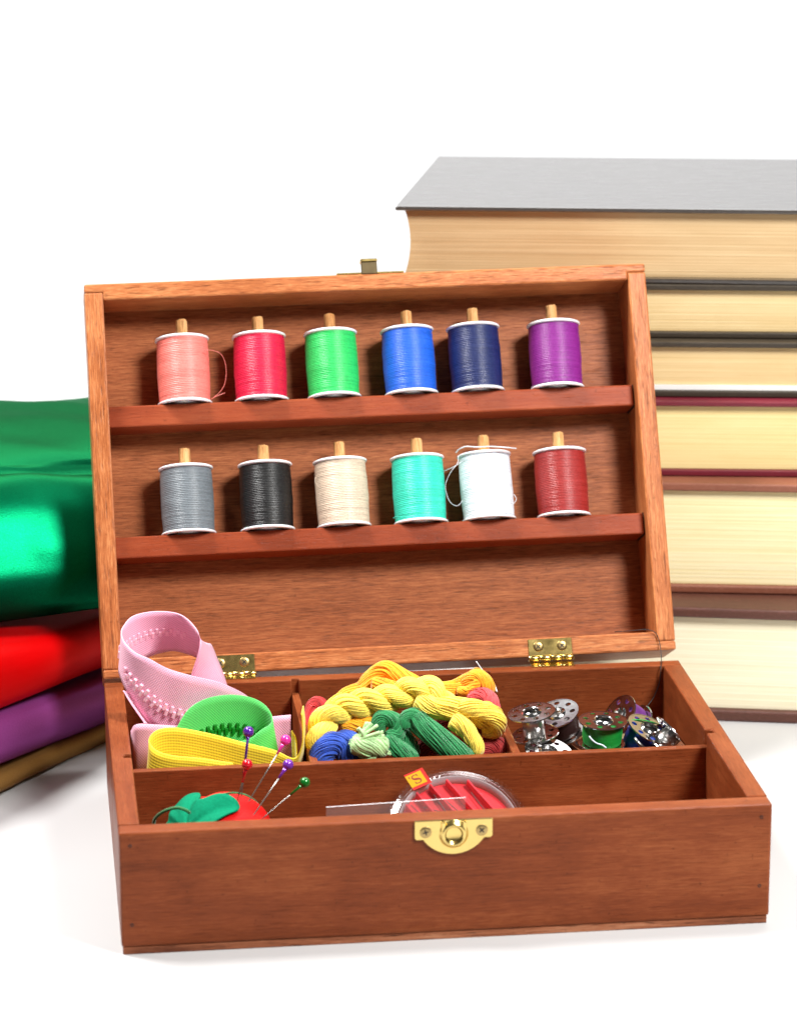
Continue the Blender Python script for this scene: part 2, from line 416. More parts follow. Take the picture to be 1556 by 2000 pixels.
# lid
LDp, LU = 0.0295, 0.18871
lid = mk('lid', box(-W/2+.004, W/2-.004, .0258, LDp-.0005, .004, LU-.004, .0002), M['panel'], bx, M=LM.copy())
ST = .0088
def rail(z0, z1, zr, top=False):
    """a rail rabbeted over the stiles: outer strip runs full width"""
    o, i = (z0, z1) if z0 < z1 else (z1, z0)
    if not top: poly = [(-W/2, o), (W/2, o), (W/2, zr), (W/2-ST, zr), (W/2-ST, i), (-W/2+ST, i), (-W/2+ST, zr), (-W/2, zr)]
    else: poly = [(-W/2+ST, o), (W/2-ST, o), (W/2-ST, zr), (W/2, zr), (W/2, i), (-W/2, i), (-W/2, zr), (-W/2+ST, zr)]
    return prism(poly, 'y', 0, LDp, .0009, 2)
mk('bottom_rail', rail(0, .009, .0044), M['lid_x'], lid)
mk('top_rail', rail(LU-.0080, LU, LU-.0042, True), M['lid_x'], lid)
for s in (-1, 1):
    a, b = sorted((s*W/2, s*(W/2-ST)))
    mk('stile', box(a, b, .0002 if s < 0 else .0001, LDp-.0001, .00445, LU-.00425, .0008), M['lid_z'], lid)
SH = (.0574, .1202)
for z in SH:
    mk('shelf', box(-W/2+ST-.0003, W/2-ST-.0007, .0068, .0256, z, z+.0102, .0007), M['shelf'], lid)
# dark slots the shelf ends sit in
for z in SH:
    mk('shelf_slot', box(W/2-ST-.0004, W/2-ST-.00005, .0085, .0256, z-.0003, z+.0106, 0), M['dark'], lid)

# hinges
def hinge(x0, x1):
    h = mk('hinge', box(x0, x1, -.00045, .0003, .0003, .0083, .0002), M['brass'], lid)
    for f in (.23, .77):
        s = link('screw', screw_me, M['screw'], h, Matrix.Translation((x0+(x1-x0)*f, -.0003, .0047)) @ RX @ Matrix.Rotation(f*3, 4, 'Z') @ Matrix.Scale(.92, 4))
        link('cross_slot', slot_me, M['dark'], s)
    n = 4; w = (x1-x0+.0008)/n
    kn = []
    for k in range(n):
        g = .00012
        kn.append(xf(join(lathe([(0, 0), (.0013, 0), (.0014, .0001), (.0014, w-2*g-.0001), (.0013, w-2*g), (0, w-2*g)], 16)), Matrix.Translation((x0-.0004+k*w+g, -.0008, -.0009)) @ Matrix.Rotation(math.pi/2, 4, 'Y')))
    for q in kn: mk('knuckle', q, M['brass'], h, True)
    lf = mk('hinge_leaf', box(x0+.0002, x1-.0002, D-.0029, D+.0040, H-.0002, H+.0005, .0002), M['brass'], bx)
    for f in (.26, .74):
        s = link('screw', screw_me, M['brass'], lf, Matrix.Translation((x0+(x1-x0)*f, D+.0000, H+.0003)) @ Matrix.Rotation(f*5, 4, 'Z') @ Matrix.Scale(.8, 4))
hinge(.0643, .0852); hinge(-.0856, -.0647)

# hasp on the lid's upper edge
hs = mk('hasp', box(-.0146, .0178, .0005, .0120, LU+.0001, LU+.0009, .0002), M['brass'], lid)
mk('hasp_hook', box(-.0027, .0050, -.0002, .0009, LU-.0002, LU+.0058, .0003), M['dark_brass'], hs)
mk('hook_tip', box(-.0029, .0052, -.0006, .0050, LU+.0058, LU+.0073, .0004), M['brass'], hs)

# dowels for the spools
pegs_me = []
for k in range(4):
    v, f = lathe([(.0027, 0), (.0027, .012), (.0027, .030), (.0027, .0415), (.0024, .0424), (0, .0423)], 16)
    for p in v:
        r = 1+.09*noise.noise(Vector((p.x*900, p.y*900, k*7)))
        p.x *= r; p.y *= r
        if p.z > .040: p.z += .0004*noise.noise(Vector((p.x*700+k*5, p.y*700, 3)))
    pegs_me.append(mesh('peg', (v, f)))

# thread spools
def winding():
    rows, z0, z1 = [], .0019, .0312
    z, i = z0, 0
    random.seed(3); pr = [(0.006, z0)]
    while z < z1:
        st = .00078*random.uniform(.85, 1.15); t = (z-z0)/(z1-z0)
        R = .01212+.0004*math.sin(math.pi*min(1, max(0, t)))+random.uniform(-.00005, .00007)
        pr.append((R-.00020, z)); pr.append((R-.00004, z+st*.2)); pr.append((R+.00004, z+st*.5)); pr.append((R-.00004, z+st*.8)); z += st
    pr.append((R-.0002, z)); pr.append((.006, z))
    v, f = lathe(pr, 44)
    for p in v:
        r = math.hypot(p.x, p.y)
        if r > .008:
            a = math.atan2(p.y, p.x)
            d = .00016*noise.noise(Vector((p.x*130, p.y*130, p.z*160)))
            p.x *= 1+d/r; p.y *= 1+d/r; p.z += .00022*math.sin(a+p.z*300)
    return v, f
wind_me = mesh('thread', winding(), True)
def flange(z0): return lathe([(.0034, z0+.0010), (.0112, z0+.0010), (.0122, z0), (.01285, z0+.0004), (.0130, z0+.0008), (.01285, z0+.0012), (.0122, z0+.0015), (.0034, z0+.0015)], 44, True)
fl_b, fl_t = mesh('bottom_flange', flange(.0002), True), mesh('top_flange', flange(.0315), True)
core_me = mesh('core', lathe([(.0034, .0002), (.0062, .001), (.0062, .032), (.0034, .0332), (.0030, .0332), (.0030, .0002)], 24, True), True)
flm = NB('spool_plastic').p(Base__Color=(.84, .85, .88), Roughness=.38, Subsurface__Weight=.15, Subsurface__Scale=.001).m
spools = [
 ('salmon pink', (240, 126, 116), -.0896, .0, 1), ('crimson', (205, 8, 62), -.0530, .1, 1), ('bright green', (38, 190, 92), -.0182, .2, 1),
 ('royal blue', (24, 92, 205), .0190, .0, 1), ('navy blue', (12, 30, 84), .0512, .3, 1), ('purple', (128, 30, 128), .0900, .0, 1),
 ('grey', (112, 120, 126), -.0912, .0, 0), ('black', (6, 7, 8), -.0538, .0, 0), ('beige', (212, 192, 170), -.0174, .0, 0),
 ('turquoise', (44, 206, 178), .0194, .0, 0), ('white', (226, 234, 242), .0522, .0, 0), ('brick red', (150, 36, 34), .0884, .0, 0)]
near = {1: 'upper shelf', 0: 'lower shelf'}
for i, (cn, rgb, x, rz, row) in enumerate(spools):
    zs = SH[row]+.0103
    wpos = .0137
    link('peg', pegs_me[i % 4], M['dowel'], lid, Matrix.Translation((x+random.uniform(-.0004, .0004), wpos, zs-.0003)) @ Matrix.Rotation(random.uniform(0, 6), 4, 'Z'))
    tl = random.uniform(-.012, .012)
    Mx = WLM @ Matrix.Translation((x, wpos-.0003, zs)) @ Matrix.Rotation(tl, 4, 'Y') @ Matrix.Rotation(random.uniform(0, 6.28), 4, 'Z')
    t = thing('thread_spool', '%s thread spool on a wooden peg of the %s' % (cn, near[row]), 'thread spool', Mx, 'thread spools on the lid shelves')
    link('bottom_flange', fl_b, flm, t); link('top_flange', fl_t, flm, t); link('core', core_me, flm, t)
    col = sr2l(*rgb); tm = thread_mat(cn.replace(' ', '_')+'_thread', col, .04+.36*min(1, max(col)*1.6))
    link('thread', wind_me, tm, t)
    # loose ends
    def loose(pts, r=.00012):
        mkw('loose_end', tube(catmull(pts, 30), r, 5), tm, t)
    def lp(px, py, w): return at(px, py, w, WLI)
    if cn == 'salmon pink':
        loose([lp(398, 684, .004), lp(415, 684, .003), lp(432, 692, .004), lp(441, 715, .006), lp(440, 745, .008), lp(430, 765, .009), lp(412, 780, .0085), lp(420, 775, .007), lp(439, 767, .006)])
    if cn == 'white':
        loose([lp(895, 890, .004), lp(893, 905, .003), lp(880, 922, .004), lp(870, 945, .006), lp(872, 965, .007), lp(880, 982, .006), lp(893, 988, .005), lp(903, 978, .004)])
        loose([lp(904, 900, .002), lp(885, 912, .004), lp(867, 920, .008)], .00013)
        loose([lp(1003, 965, .003), lp(1008, 975, .003), lp(1002, 985, .003)])
        loose([lp(890, 884, .008), lp(897, 877, .004), lp(910, 872, .001), lp(930, 873, -.0005), lp(960, 872, -.001), lp(990, 874, 0), lp(1008, 876, .006)], .0003)
    if cn == 'beige': loose([lp(622, 950, .004), lp(615, 940, .004), lp(617, 932, .004)])
    if cn == 'turquoise': loose([lp(768, 1012, .002), lp(775, 1009, .001), lp(800, 1010, .0)], .0002)

# ================================================================== books behind the box
def page_block(x0, x1, y0, y1, z0, z1, hollow=.0028):
    """block of leaves with a hollowed fore-edge at x0"""
    n = 12; poly = []
    for k in range(n+1):
        t = k/n; poly.append((x0+hollow*math.sin(math.pi*t)**.8, z0+(z1-z0)*t))
    poly += [(x1, z1), (x1, z0)]
    return prism(poly[::-1], 'y', y0, y1, 0)
def book(label, x0, length, yf, rot, depth, z0, z1, ct, cb, cm, pm, spine_m=None, inset=.003, extra=None, bevel=.0007, shear=0.0, short=0.0):
    """pivot at x=.15 on the front edge; rot turns the book on the stack"""
    Mx = Matrix.Translation((.15, yf, z0)) @ Matrix.Rotation(rot, 4, 'Z')
    SHR = Matrix(((1, shear, 0, 0), (0, 1, 0, 0), (0, 0, 1, 0), (0, 0, 0, 1)))          # an old book that has gone out of square
    def mk(nm, vf, mt, par): return globals()['mk'](nm, xf(vf, SHR), mt, par)
    t = thing('book', label, 'book', Mx, 'books in the stack behind the box'); h = z1-z0
    a, b = x0-.15, x0-.15+length
    mk('top_cover', box(a, b, 0, depth, h-ct, h, bevel, 3), cm, t)
    mk('bottom_cover', box(a+short, b, 0, depth, 0, cb, bevel, 3), cm, t)
    # rounded spine along the right end
    pts = []
    for k in range(13):
        q = -math.pi/2+math.pi*k/12; pts.append((b+.0004+.008*math.cos(q), h/2+(h/2-.0003)*math.sin(q)))
    for k in range(12, -1, -1):
        q = -math.pi/2+math.pi*k/12; pts.append((b-.0016+.008*math.cos(q), h/2+(h/2-.0024)*math.sin(q)))
    mk('spine', prism(pts, 'y', .0002, depth-.0002, 0), spine_m or cm, t)
    zb = cb+.0001
    if extra:
        mk('endpaper', page_block(a+.004, b+.004, inset-.0012, depth-inset, zb, zb+extra, .0002), M['endpaper'], t); zb += extra+.0001
    mk('page_block', page_block(a+.004, b+.005, inset, depth-inset, zb, h-ct-.0001), pm, t)
    return t
M['endpaper'] = plain('endpaper', (.8, .8, .78), .7)
cov_dark = cover('charcoal_cloth', sr2l(46, 39, 34), sr2l(96, 86, 78), .2, .3, gloss=1.62)
cov_dark2 = cover('dark_brown_cloth', sr2l(50, 42, 32), sr2l(96, 84, 66), .2, .42)
cov_red = cover('maroon_cloth', sr2l(104, 24, 40), sr2l(140, 50, 62), .15, .4)
cov_brn = cover('red_brown_leather', sr2l(132, 78, 58), sr2l(176, 128, 104), .25, .5)
cov_wrn = cover('worn_brown_leather', sr2l(86, 50, 38), sr2l(150, 92, 92), .75, .5)
pg_tan = pages('tan_pages', sr2l(196, 164, 120), sr2l(218, 192, 150))
pg_gold = pages('gold_pages', sr2l(212, 184, 132), sr2l(234, 212, 166))
pg_yel = pages('yellow_pages', sr2l(226, 204, 142), sr2l(242, 226, 172))
pg_crm = pages('cream_pages', sr2l(238, 224, 172), sr2l(250, 242, 206), 1500, 420)
pg_pale = pages('pale_pages', sr2l(240, 230, 196), sr2l(250, 244, 220), 1500, 420)
r_ = math.radians
book('worn dark brown book at the bottom of the stack', .012, .210, .2672, r_(-6.5), .165, .0000, .0586, .0054, .0060, cov_wrn, pg_pale, bevel=.0016, inset=.0035)
book('reddish brown book with cream pages above the bottom book', .030, .195, .2920, r_(-4.0), .150, .0588, .1156, .0042, .0042, cov_brn, pg_crm, bevel=.0011, inset=.003)
book('maroon book between the brown book and the dark one', .018, .205, .3055, r_(-2.5), .150, .1158, .1540, .0026, .0032, cov_red, pg_yel)
book('dark brown book with a white strip under its pages', .020, .200, .3140, r_(-2.5), .150, .1542, .1822, .0028, .0032, cov_dark2, pg_gold, extra=.0024)
book('dark brown book lying just under the top book', .026, .195, .3220, r_(-2.8), .148, .1824, .2094, .0029, .0030, cov_dark2, pg_gold)
book('thick charcoal book on top of the stack', -.0225, .225, .3228, r_(-3.7), .155, .2096, .2470, .0022, .0024, cov_dark, pg_tan, inset=.0045, shear=.085, short=.006)

# ================================================================== folded fabrics on the left
EV, NV = Vector((.485, .875, 0)), Vector((.875, -.485, 0))
def fold(z0, z1, edge, half_e, half_n, shift, amp, seed, tilt=.06, sag=0.0, k_sup=5.0, puff=.15, wl=24, slope=0.0, tilt_top=None, rise=0.0):
    """a soft folded pad: superellipse plan whose right-hand edge is a rounded fold; edge = offset of that fold along NV"""
    mid = Vector((-.1845, .2, 0)); c = mid+NV*(edge-half_n)+EV*(shift-half_e); h = (z1-z0)/2; zc = (z0+z1)/2
    nth = 150; rings = []
    for k in range(7): rings.append((1-k/7, None, -1))
    for k in range(17):
        q = -math.pi/2+math.pi*k/16; rings.append((0, (h*(1-math.cos(q))+slope*h*max(0, math.sin(q))**1.3, math.sin(q)), 0))
    for k in range(1, 8): rings.append((k/7, None, 1))
    v, f = [], []
    for (t, arc_, sd) in rings:
        for i in range(nth):
            a = 2*math.pi*i/nth; ca, sa = math.cos(a), math.sin(a)
            rr = (abs(ca/half_e)**k_sup+abs(sa/half_n)**k_sup)**(-1/k_sup)
            if arc_: d, zz = arc_
            else: d, zz = h*(1+(slope if sd > 0 else 0))+t*(rr-h*(1+(slope if sd > 0 else 0)))*.97, sd*(1+puff*math.sin(t*math.pi/2))
            r = rr-d; p = c+EV*(r*ca)+NV*(r*sa)
            s_e = (p-mid).dot(EV)
            th = 1+.18*noise.noise(Vector((s_e*wl*.5, seed*3.1, 1)))
            tl_ = tilt if tilt_top is None else tilt+(tilt_top-tilt)*max(0, min(1, zz*.5+.5))
            z = zc+h*zz*th - tl_*s_e + rise*max(0, zz)*d
            q = Vector((p.x*wl, p.y*wl, z*wl*1.6+seed*5)); nn = noise.noise(q)+.5*noise.noise(q*2.1)
            out = (EV*ca/half_e+NV*sa/half_n).normalized()*(1 if arc_ else .2)
            p = p+out*(amp*nn); z += amp*.6*noise.noise(q+Vector((7, 3, 1)))*(1 if sd >= 0 else .3)
            v.append(Vector((p.x, p.y, max(z, .0004))))
    n = len(rings)
    for j in range(n-1):
        for i in range(nth):
            i2 = (i+1) % nth; f.append([j*nth+i, j*nth+i2, (j+1)*nth+i2, (j+1)*nth+i])
    f.append(list(range(nth))[::-1]); f.append([(n-1)*nth+i for i in range(nth)])
    return v, f
def smooth_mod(o, lv=1):
    m = o.modifiers.new('subsurf', 'SUBSURF'); m.levels = lv; m.render_levels = lv
M['satin_green'] = satin('emerald_satin', sr2l(2, 80, 50), sr2l(10, 156, 102), .36, .85, .22)
M['satin_red'] = satin('scarlet_satin', sr2l(200, 2, 6), sr2l(232, 8, 10), .5, .6)
M['satin_purple'] = satin('purple_satin', sr2l(122, 50, 116), sr2l(176, 90, 168), .44, .5)
M['satin_tan'] = satin('golden_tan_satin', sr2l(120, 86, 40), sr2l(178, 140, 84), .5, .5)
G = 'folded fabrics stacked left of the box'
o = mkw('folded_fabric', fold(.0006, .0108, .0010, .14, .12, .125, .0010, 1, tilt=.03, k_sup=12), M['satin_tan']); tag(o, 'golden tan satin fabric folded at the bottom of the stack', 'fabric', G)
o = mkw('folded_fabric', fold(.0112, .0352, .0030, .14, .12, .120, .0012, 2, tilt=.075, k_sup=10, wl=16), M['satin_purple']); tag(o, 'purple satin fabric folded between the red and tan ones', 'fabric', G)
o = mkw('folded_fabric', fold(.0356, .0660, .0012, .135, .12, .100, .0018, 3, tilt=.075, k_sup=8, wl=16), M['satin_red']); tag(o, 'bright red satin fabric folded under the green one', 'fabric', G)
gt = thing('folded_fabric', 'shiny emerald green satin fabric folded on top of the stack', 'fabric', Matrix.Translation((-.28, .33, .072)), G)
def swept_cloth(prof, x0, x1, amp, seed, endr=.03, ns=130, npr=120):
    """a thick fold lying along x; prof is its closed outline in the y-z plane"""
    cy, cz = .33, .10; pr = catmull([Vector((a_, b_, 0)) for a_, b_ in prof+prof[:1]], npr)[:-1]; v, f = [], []
    for i in range(ns+1):
        x = x0+(x1-x0)*i/ns; e = min(x-x0, x1-x); g = 1.0 if e > endr else .3+.7*math.sqrt(max(0, 1-(1-e/endr)**2))
        for q in pr:
            y, z = cy+(q.x-cy)*g, cz+(q.y-cz)*g
            up = max(0, min(1, (z-.071)/.05)); z -= .09*(x+.19)*max(0, min(1, (z-.071)/.03))*(1 if z < .131 else .4)
            k = Vector((x*10+seed, y*26+x*14, z*24)); w = noise.noise(k)+.45*noise.noise(k*2.1)
            k2 = Vector((x*24+seed, y*14-x*10, z*16+3)); w2 = noise.noise(k2)
            y += amp*(w*.9+w2*.7); z += amp*(w*.5+w2*.4)*up
            v.append(Vector((x, y+.42*(x+.165), max(z, .0664))))
    m = len(pr)
    for i in range(ns):
        for k in range(m): k2 = (k+1) % m; f.append([i*m+k, (i+1)*m+k, (i+1)*m+k2, i*m+k2])
    f.append(list(range(m))); f.append([ns*m+k for k in range(m)][::-1])
    return v, f
gprof = [(.33, .0665), (.25, .0668), (.234, .072), (.2290, .086), (.2325, .098), (.239, .109), (.2475, .1190), (.258, .1265), (.2665, .1290), (.2730, .1275), (.2770, .1285), (.284, .1318),
         (.297, .1352), (.325, .1385), (.36, .1395), (.40, .136), (.435, .122), (.445, .10), (.42, .078)]
mkw('cloth', swept_cloth(gprof, -.43, -.135, .0046, 4.4), M['satin_green'], gt)

# ================================================================== zipper tapes in the left compartment
def ribbon(keys, n=90, m=8, th=.0005):
    """closed strip between two edge curves; returns verts, faces, uvs per vertex and samplers"""
    U = catmull([k[0] for k in keys], n); L = catmull([k[1] for k in keys], n)
    ln = [0.0]
    for i in range(n): ln.append(ln[-1]+((U[i+1]+L[i+1])/2-(U[i]+L[i])/2).length)
    grid = [[U[i].lerp(L[i], j/m) for j in range(m+1)] for i in range(n+1)]
    nor = []
    for i in range(n+1):
        t = (U[min(i+1, n)]+L[min(i+1, n)]-U[max(i-1, 0)]-L[max(i-1, 0)]).normalized(); w = (L[i]-U[i]).normalized()
        nor.append((t.cross(w).normalized(), t, w))
    v, uv, f = [], [], []
    for s in (1, -1):
        for i in range(n+1):
            wd = (L[i]-U[i]).length
            for j in range(m+1):
                v.append(grid[i][j]+nor[i][0]*(s*th/2)); uv.append((ln[i], wd*j/m))
    o = (n+1)*(m+1); ix = lambda i, j: i*(m+1)+j
    for i in range(n):
        for j in range(m):
            f.append([ix(i, j), ix(i+1, j), ix(i+1, j+1), ix(i, j+1)]); f.append([o+ix(i, j), o+ix(i, j+1), o+ix(i+1, j+1), o+ix(i+1, j)])
        f.append([ix(i, 0), o+ix(i, 0), o+ix(i+1, 0), ix(i+1, 0)]); f.append([ix(i, m), ix(i+1, m), o+ix(i+1, m), o+ix(i, m)])
    for e in (0, n):
        for j in range(m): f.append([ix(e, j), ix(e, j+1), o+ix(e, j+1), o+ix(e, j)])
    return v, f, uv, (U, L, nor, ln)
def tape(parent, name, keys, mat, n=90, th=.0005):
    v, f, uv, smp = ribbon(keys, n, th=th)
    o = mkw(name, (v, f), mat, parent); lay = o.data.uv_layers.new(name='UVMap')
    for lp_ in o.data.loops: lay.data[lp_.index].uv = uv[lp_.vertex_index]
    return o, smp
tooth_me = mesh('tooth', box(-.00078, .00078, -.0016, .0016, -.0008, .0007, .0003))
def teeth(parent, smp, vfrac, s0, s1, mat, side=1, step=.0017, sz=1.0, lift=.0006):
    U, L, nor, ln = smp; n = len(U)-1; s = s0; k = 0
    Mi = wm(parent).inverted()
    while s < s1:
        i = max(j for j in range(n+1) if ln[j] <= s); i = min(i, n-1); t = (s-ln[i])/max(1e-9, ln[i+1]-ln[i])
        p = U[i].lerp(U[i+1], t).lerp(L[i].lerp(L[i+1], t), vfrac); nn, tt, ww = nor[i]
        ww = nn.cross(tt).normalized()
        p = p+nn*(side*lift)+ww*((.0011 if k % 2 else -.0011)*sz)
        R = Matrix((tt, ww, nn)).transposed().to_4x4()
        link('tooth', tooth_me, mat, parent, Mi @ Matrix.Translation(p) @ R @ Matrix.Scale(sz, 4)); s += step*sz; k += 1
pink, pinkt = tape_mat('pink_tape', sr2l(252, 182, 208)), NB('pink_plastic').p(Base__Color=sr2l(252, 196, 214), Roughness=.35, Subsurface__Weight=.2, Subsurface__Scale=.001).m
def zthing(label, base): return thing('zipper_tape', label, 'zipper', Matrix.Translation(base), 'zipper tapes coiled in the left compartment')
zp = zthing('pink zipper tape with chunky teeth curled into a tall loop', BM @ Vector((-.105, .15, .005)))
dy = .010
K = [(640, 600, .140, 900, 640, .150), (665, 510, .138, 870, 540, .152), (700, 400, .136, 822, 420, .155), (714, 318, .137, 775, 330, .157), (694, 245, .142, 735, 430, .160),
     (625, 165, .150, 640, 400, .166), (540, 125, .154, 540, 376, .168), (400, 118, .154, 430, 395, .167), (270, 148, .150, 320, 440, .160), (207, 215, .143, 232, 480, .150),
     (193, 262, .134, 178, 500, .140), (215, 322, .126, 190, 560, .132), (280, 385, .120, 242, 665, .126), (380, 432, .117, 330, 790, .121), (500, 495, .116, 430, 900, .119),
     (650, 540, .115, 570, 960, .118), (850, 590, .119, 740, 990, .121), (1020, 672, .126, 920, 1010, .126), (1110, 770, .132, 1040, 1040, .132)]
pk, smp = tape(zp, 'tape_loop', [(P3(a, b, y+dy), P3(c, d, y2+dy)) for a, b, y, c, d, y2 in K], pink, 140)
Lt = smp[3][-1]
teeth(zp, smp, .62, Lt*.56, Lt*.92, pinkt, -1)
teeth(zp, smp, .50, Lt*.22, Lt*.50, pinkt, 1, lift=-.0001)
K = [(258, 905, .124, .024), (296, 862, .1185, .026), (440, 866, .117, .026), (600, 872, .119, .026), (900, 850, .142, .026), (1190, 812, .150, .026), (1312, 800, .150, .026)]
tape(zp, 'tape_strip', [(P3(a, b, y), P3(a, b, y)-Vector((0, 0, dr))) for a, b, y, dr in K], pink, 60)
K = [(205, 640, .134, 275, 672, .142), (262, 735, .130, 330, 770, .140), (345, 855, .127, 410, 880, .138)]
tape(zp, 'tape_end', [(P3(a, b, y), P3(c, d, y2)) for a, b, y, c, d, y2 in K], pink, 24)
green, greent = tape_mat('green_tape', sr2l(84, 204, 98)), plain('green_plastic', sr2l(14, 120, 28), .3)
zg = zthing('bright green zipper tape arched between the pink and yellow tapes', BM @ Vector((-.08, .115, .005)))
K = [(556, 890, .1125, 0, .024), (640, 762, .117, 0, .026), (760, 692, .1225, 0, .026), (920, 668, .1255, 0, .026), (1060, 690, .1255, 0, .026), (1155, 752, .122, .001, .026), (1188, 845, .1165, .004, .024),
     (1110, 905, .1125, .003, .022), (1030, 962, .1112, 0, .022), (900, 985, .1115, 0, .022), (720, 1000, .1125, 0, .022)]
tp, smp = tape(zg, 'tape', [(P3(a, b, y), P3(a, b, y)+Vector((dx, 0, -dr))) for a, b, y, dx, dr in K], green, 100)
Lt = smp[3][-1]
teeth(zg, smp, .60, Lt*.18, Lt*.50, greent, -1); teeth(zg, smp, .60, Lt*.18, Lt*.50, greent, 1)
yel = tape_mat('yellow_tape', sr2l(244, 214, 44), True)
zy = zthing('yellow ribbed zipper tape folded flat in front of the others', BM @ Vector((-.08, .103, .005)))
v_ = lambda x, y, z: Vector((x, y, z))
K = [(1384, 792, .1015, 0, .022, -.004), (1390, 900, .101, .0005, .022, -.006), (1384, 1010, .101, .0008, .020, -.012), (1335, 1088, .102, .0005, .010, -.020), (1200, 1032, .104, 0, .001, -.024), (1000, 982, .1055, 0, 0, -.025),
     (760, 920, .1075, 0, 0, -.026), (550, 885, .1075, 0, 0, -.026), (432, 900, .1065, 0, 0, -.026), (378, 955, .1035, -.001, 0, -.026), (392, 1008, .1000, -.004, 0, -.025), (445, 1045, .0980, -.005, 0, -.025),
     (540, 1070, .0970, -.003, 0, -.025), (700, 1085, .0965, 0, 0, -.025), (930, 1118, .0960, 0, 0, -.025)]
tape(zy, 'tape', [(P3(a, b, y), P3(a, b, y)+Vector((dx, ddy, dz))) for a, b, y, dx, ddy, dz in K], yel, 110)
K = [(1318, 905, .110, 0, .010, -.02), (1345, 960, .1085, .0, .010, -.02), (1352, 1060, .107, 0, .010, -.02)]
tape(zy, 'tape_end', [(P3(a, b, y), P3(a, b, y)+Vector((dx, ddy, dz))) for a, b, y, dx, ddy, dz in K], yel, 20)

# ================================================================== embroidery floss in the middle compartment
def skein(label, base): return thing('floss_skein', label, 'embroidery floss', Matrix.Translation(base), 'floss skeins in the middle compartment')
def pth(*k): return [P4(*q) for q in k]
def bnd(t, mat, ctrl, R, **kw): return mkw('strand_bundle', bundle(ctrl, R, **kw), mat, t)
FL = {k: floss_mat(k+'_floss', sr2l(*c)) for k, c in dict(orange=(250, 170, 10), yellow=(255, 222, 86), blue=(28, 74, 178), mint=(176, 218, 152), green=(12, 126, 66), red=(196, 40, 40), coral=(222, 72, 76), deep=(150, 18, 18)).items()}
bc = BM @ Vector((0, .13, .006))
t = skein('golden orange floss skein at the back with a knotted end', bc+Vector((0, .02, 0)))
bnd(t, FL['orange'], pth((330, 540, .150), (400, 480, .152), (500, 440, .154), (555, 370, .155), (610, 320, .155), (665, 305, .154), (730, 335, .152), (800, 380, .150), (900, 430, .148), (1010, 445, .148), (1110, 430, .150), (1190, 385, .151), (1240, 350, .150)), .0042, n=36, twist=.7, samples=60)
bnd(t, FL['orange'], pth((1180, 400, .149), (1230, 355, .147), (1270, 350, .146), (1310, 390, .145), (1335, 450, .145)), .0035, n=28, twist=.4)
bnd(t, FL['orange'], pth((1130, 440, .146), (1200, 440, .144), (1240, 400, .144), (1270, 370, .144)), .0022, n=18, twist=.5)
bnd(t, FL['orange'], pth((560, 400, .147), (630, 400, .147), (700, 420, .147), (760, 450, .147)), .0030, n=26, twist=.4)
bnd(t, FL['orange'], pth((360, 690, .118), (440, 665, .119), (520, 650, .120), (600, 640, .122)), .0034, n=28, twist=.5)
t = skein('pale yellow floss skein twisted into a thick rope on top', bc)
rope = catmull(pth((205, 850, .108), (210, 770, .112), (225, 690, .116), (280, 600, .119), (370, 555, .121), (480, 525, .122), (610, 500, .122), (730, 480, .122), (840, 430, .121), (930, 430, .120), (1010, 480, .118), (1060, 545, .116)), 90)
fr_ = frames(rope)
acc = [0.0]
for i in range(90): acc.append(acc[-1]+(rope[i+1]-rope[i]).length)
for ply in (0, 1):
    pts = []
    for i, p in enumerate(rope):
        a = 2*math.pi*acc[i]/.0205+math.pi*ply+1.0; tt, u, w = fr_[i]
        o_ = .0030*(min(1, i/8)*.6+.4); pts.append(p+u*(o_*math.cos(a))+w*(o_*math.sin(a)))
    bnd(t, FL['yellow'], pts[::2], lambda s: .0036*(.8+.2*math.sin(math.pi*s)), n=30, twist=-3.0, samples=110, sr_=.00044)
bnd(t, FL['yellow'], pth((860, 500, .117), (960, 545, .114), (1080, 555, .112), (1200, 575, .112), (1310, 610, .112), (1385, 650, .114)), lambda s: .0049+.0006*s, n=40, twist=.35, samples=40)
bnd(t, FL['yellow'], pth((1140, 545, .110), (1250, 560, .108), (1340, 590, .108), (1390, 640, .109), (1370, 690, .112), (1290, 690, .113)), .0040, n=32, twist=-.5, samples=40)
bnd(t, FL['yellow'], pth((1090, 630, .108), (1160, 670, .106), (1210, 730, .104), (1255, 800, .102), (1260, 860, .101)), lambda s: .0045*(1-.45*s), n=34, twist=.3)
t = skein('royal blue floss skein bulging at the front left corner', bc+Vector((-.03, -.02, 0)))
bnd(t, FL['blue'], pth((215, 930, .101), (235, 850, .102), (290, 800, .103), (350, 800, .104), (400, 850, .104), (440, 920, .103)), .0052, n=40, twist=.5)
bnd(t, FL['blue'], pth((340, 760, .113), (390, 745, .113), (450, 770, .112), (500, 820, .111)), .0032, n=26, twist=.4)
t = skein('pale mint green floss tuft with frayed cut ends', bc+Vector((-.015, -.025, 0)))
mint = []
random.seed(5)
for k in range(26):
    e = [(540, 640), (570, 655), (600, 670), (500, 680), (470, 690), (625, 700), (640, 725), (655, 760), (660, 790), (670, 820), (680, 850), (650, 855), (600, 850)][k % 13]
    jx, jy = random.uniform(-12, 12), random.uniform(-12, 12); yy = .0975+random.uniform(0, .004)
    mint.append(tube(catmull([P4(425+random.uniform(-10, 10), 780+random.uniform(-15, 15), .1015), P4(500+jx, 770+jy+(e[1]-770)*.35, yy-.001), P4(e[0]+jx, e[1]+jy, yy)], 10), .00085*random.uniform(.8, 1.15), 6))
mkw('strand_bundle', join(*mint), FL['mint'], t)
bnd(t, FL['mint'], pth((440, 790, .1005), (500, 800, .099), (580, 800, .099), (650, 820, .0995)), .0042, n=18, sr_=.0008, twist=.4)
mkw('loose_end', tube(catmull(pth((410, 785, .099), (450, 820, .0975), (480, 870, .097), (530, 885, .0965), (590, 880, .0962)), 24), .0006, 6), FL['mint'], t)
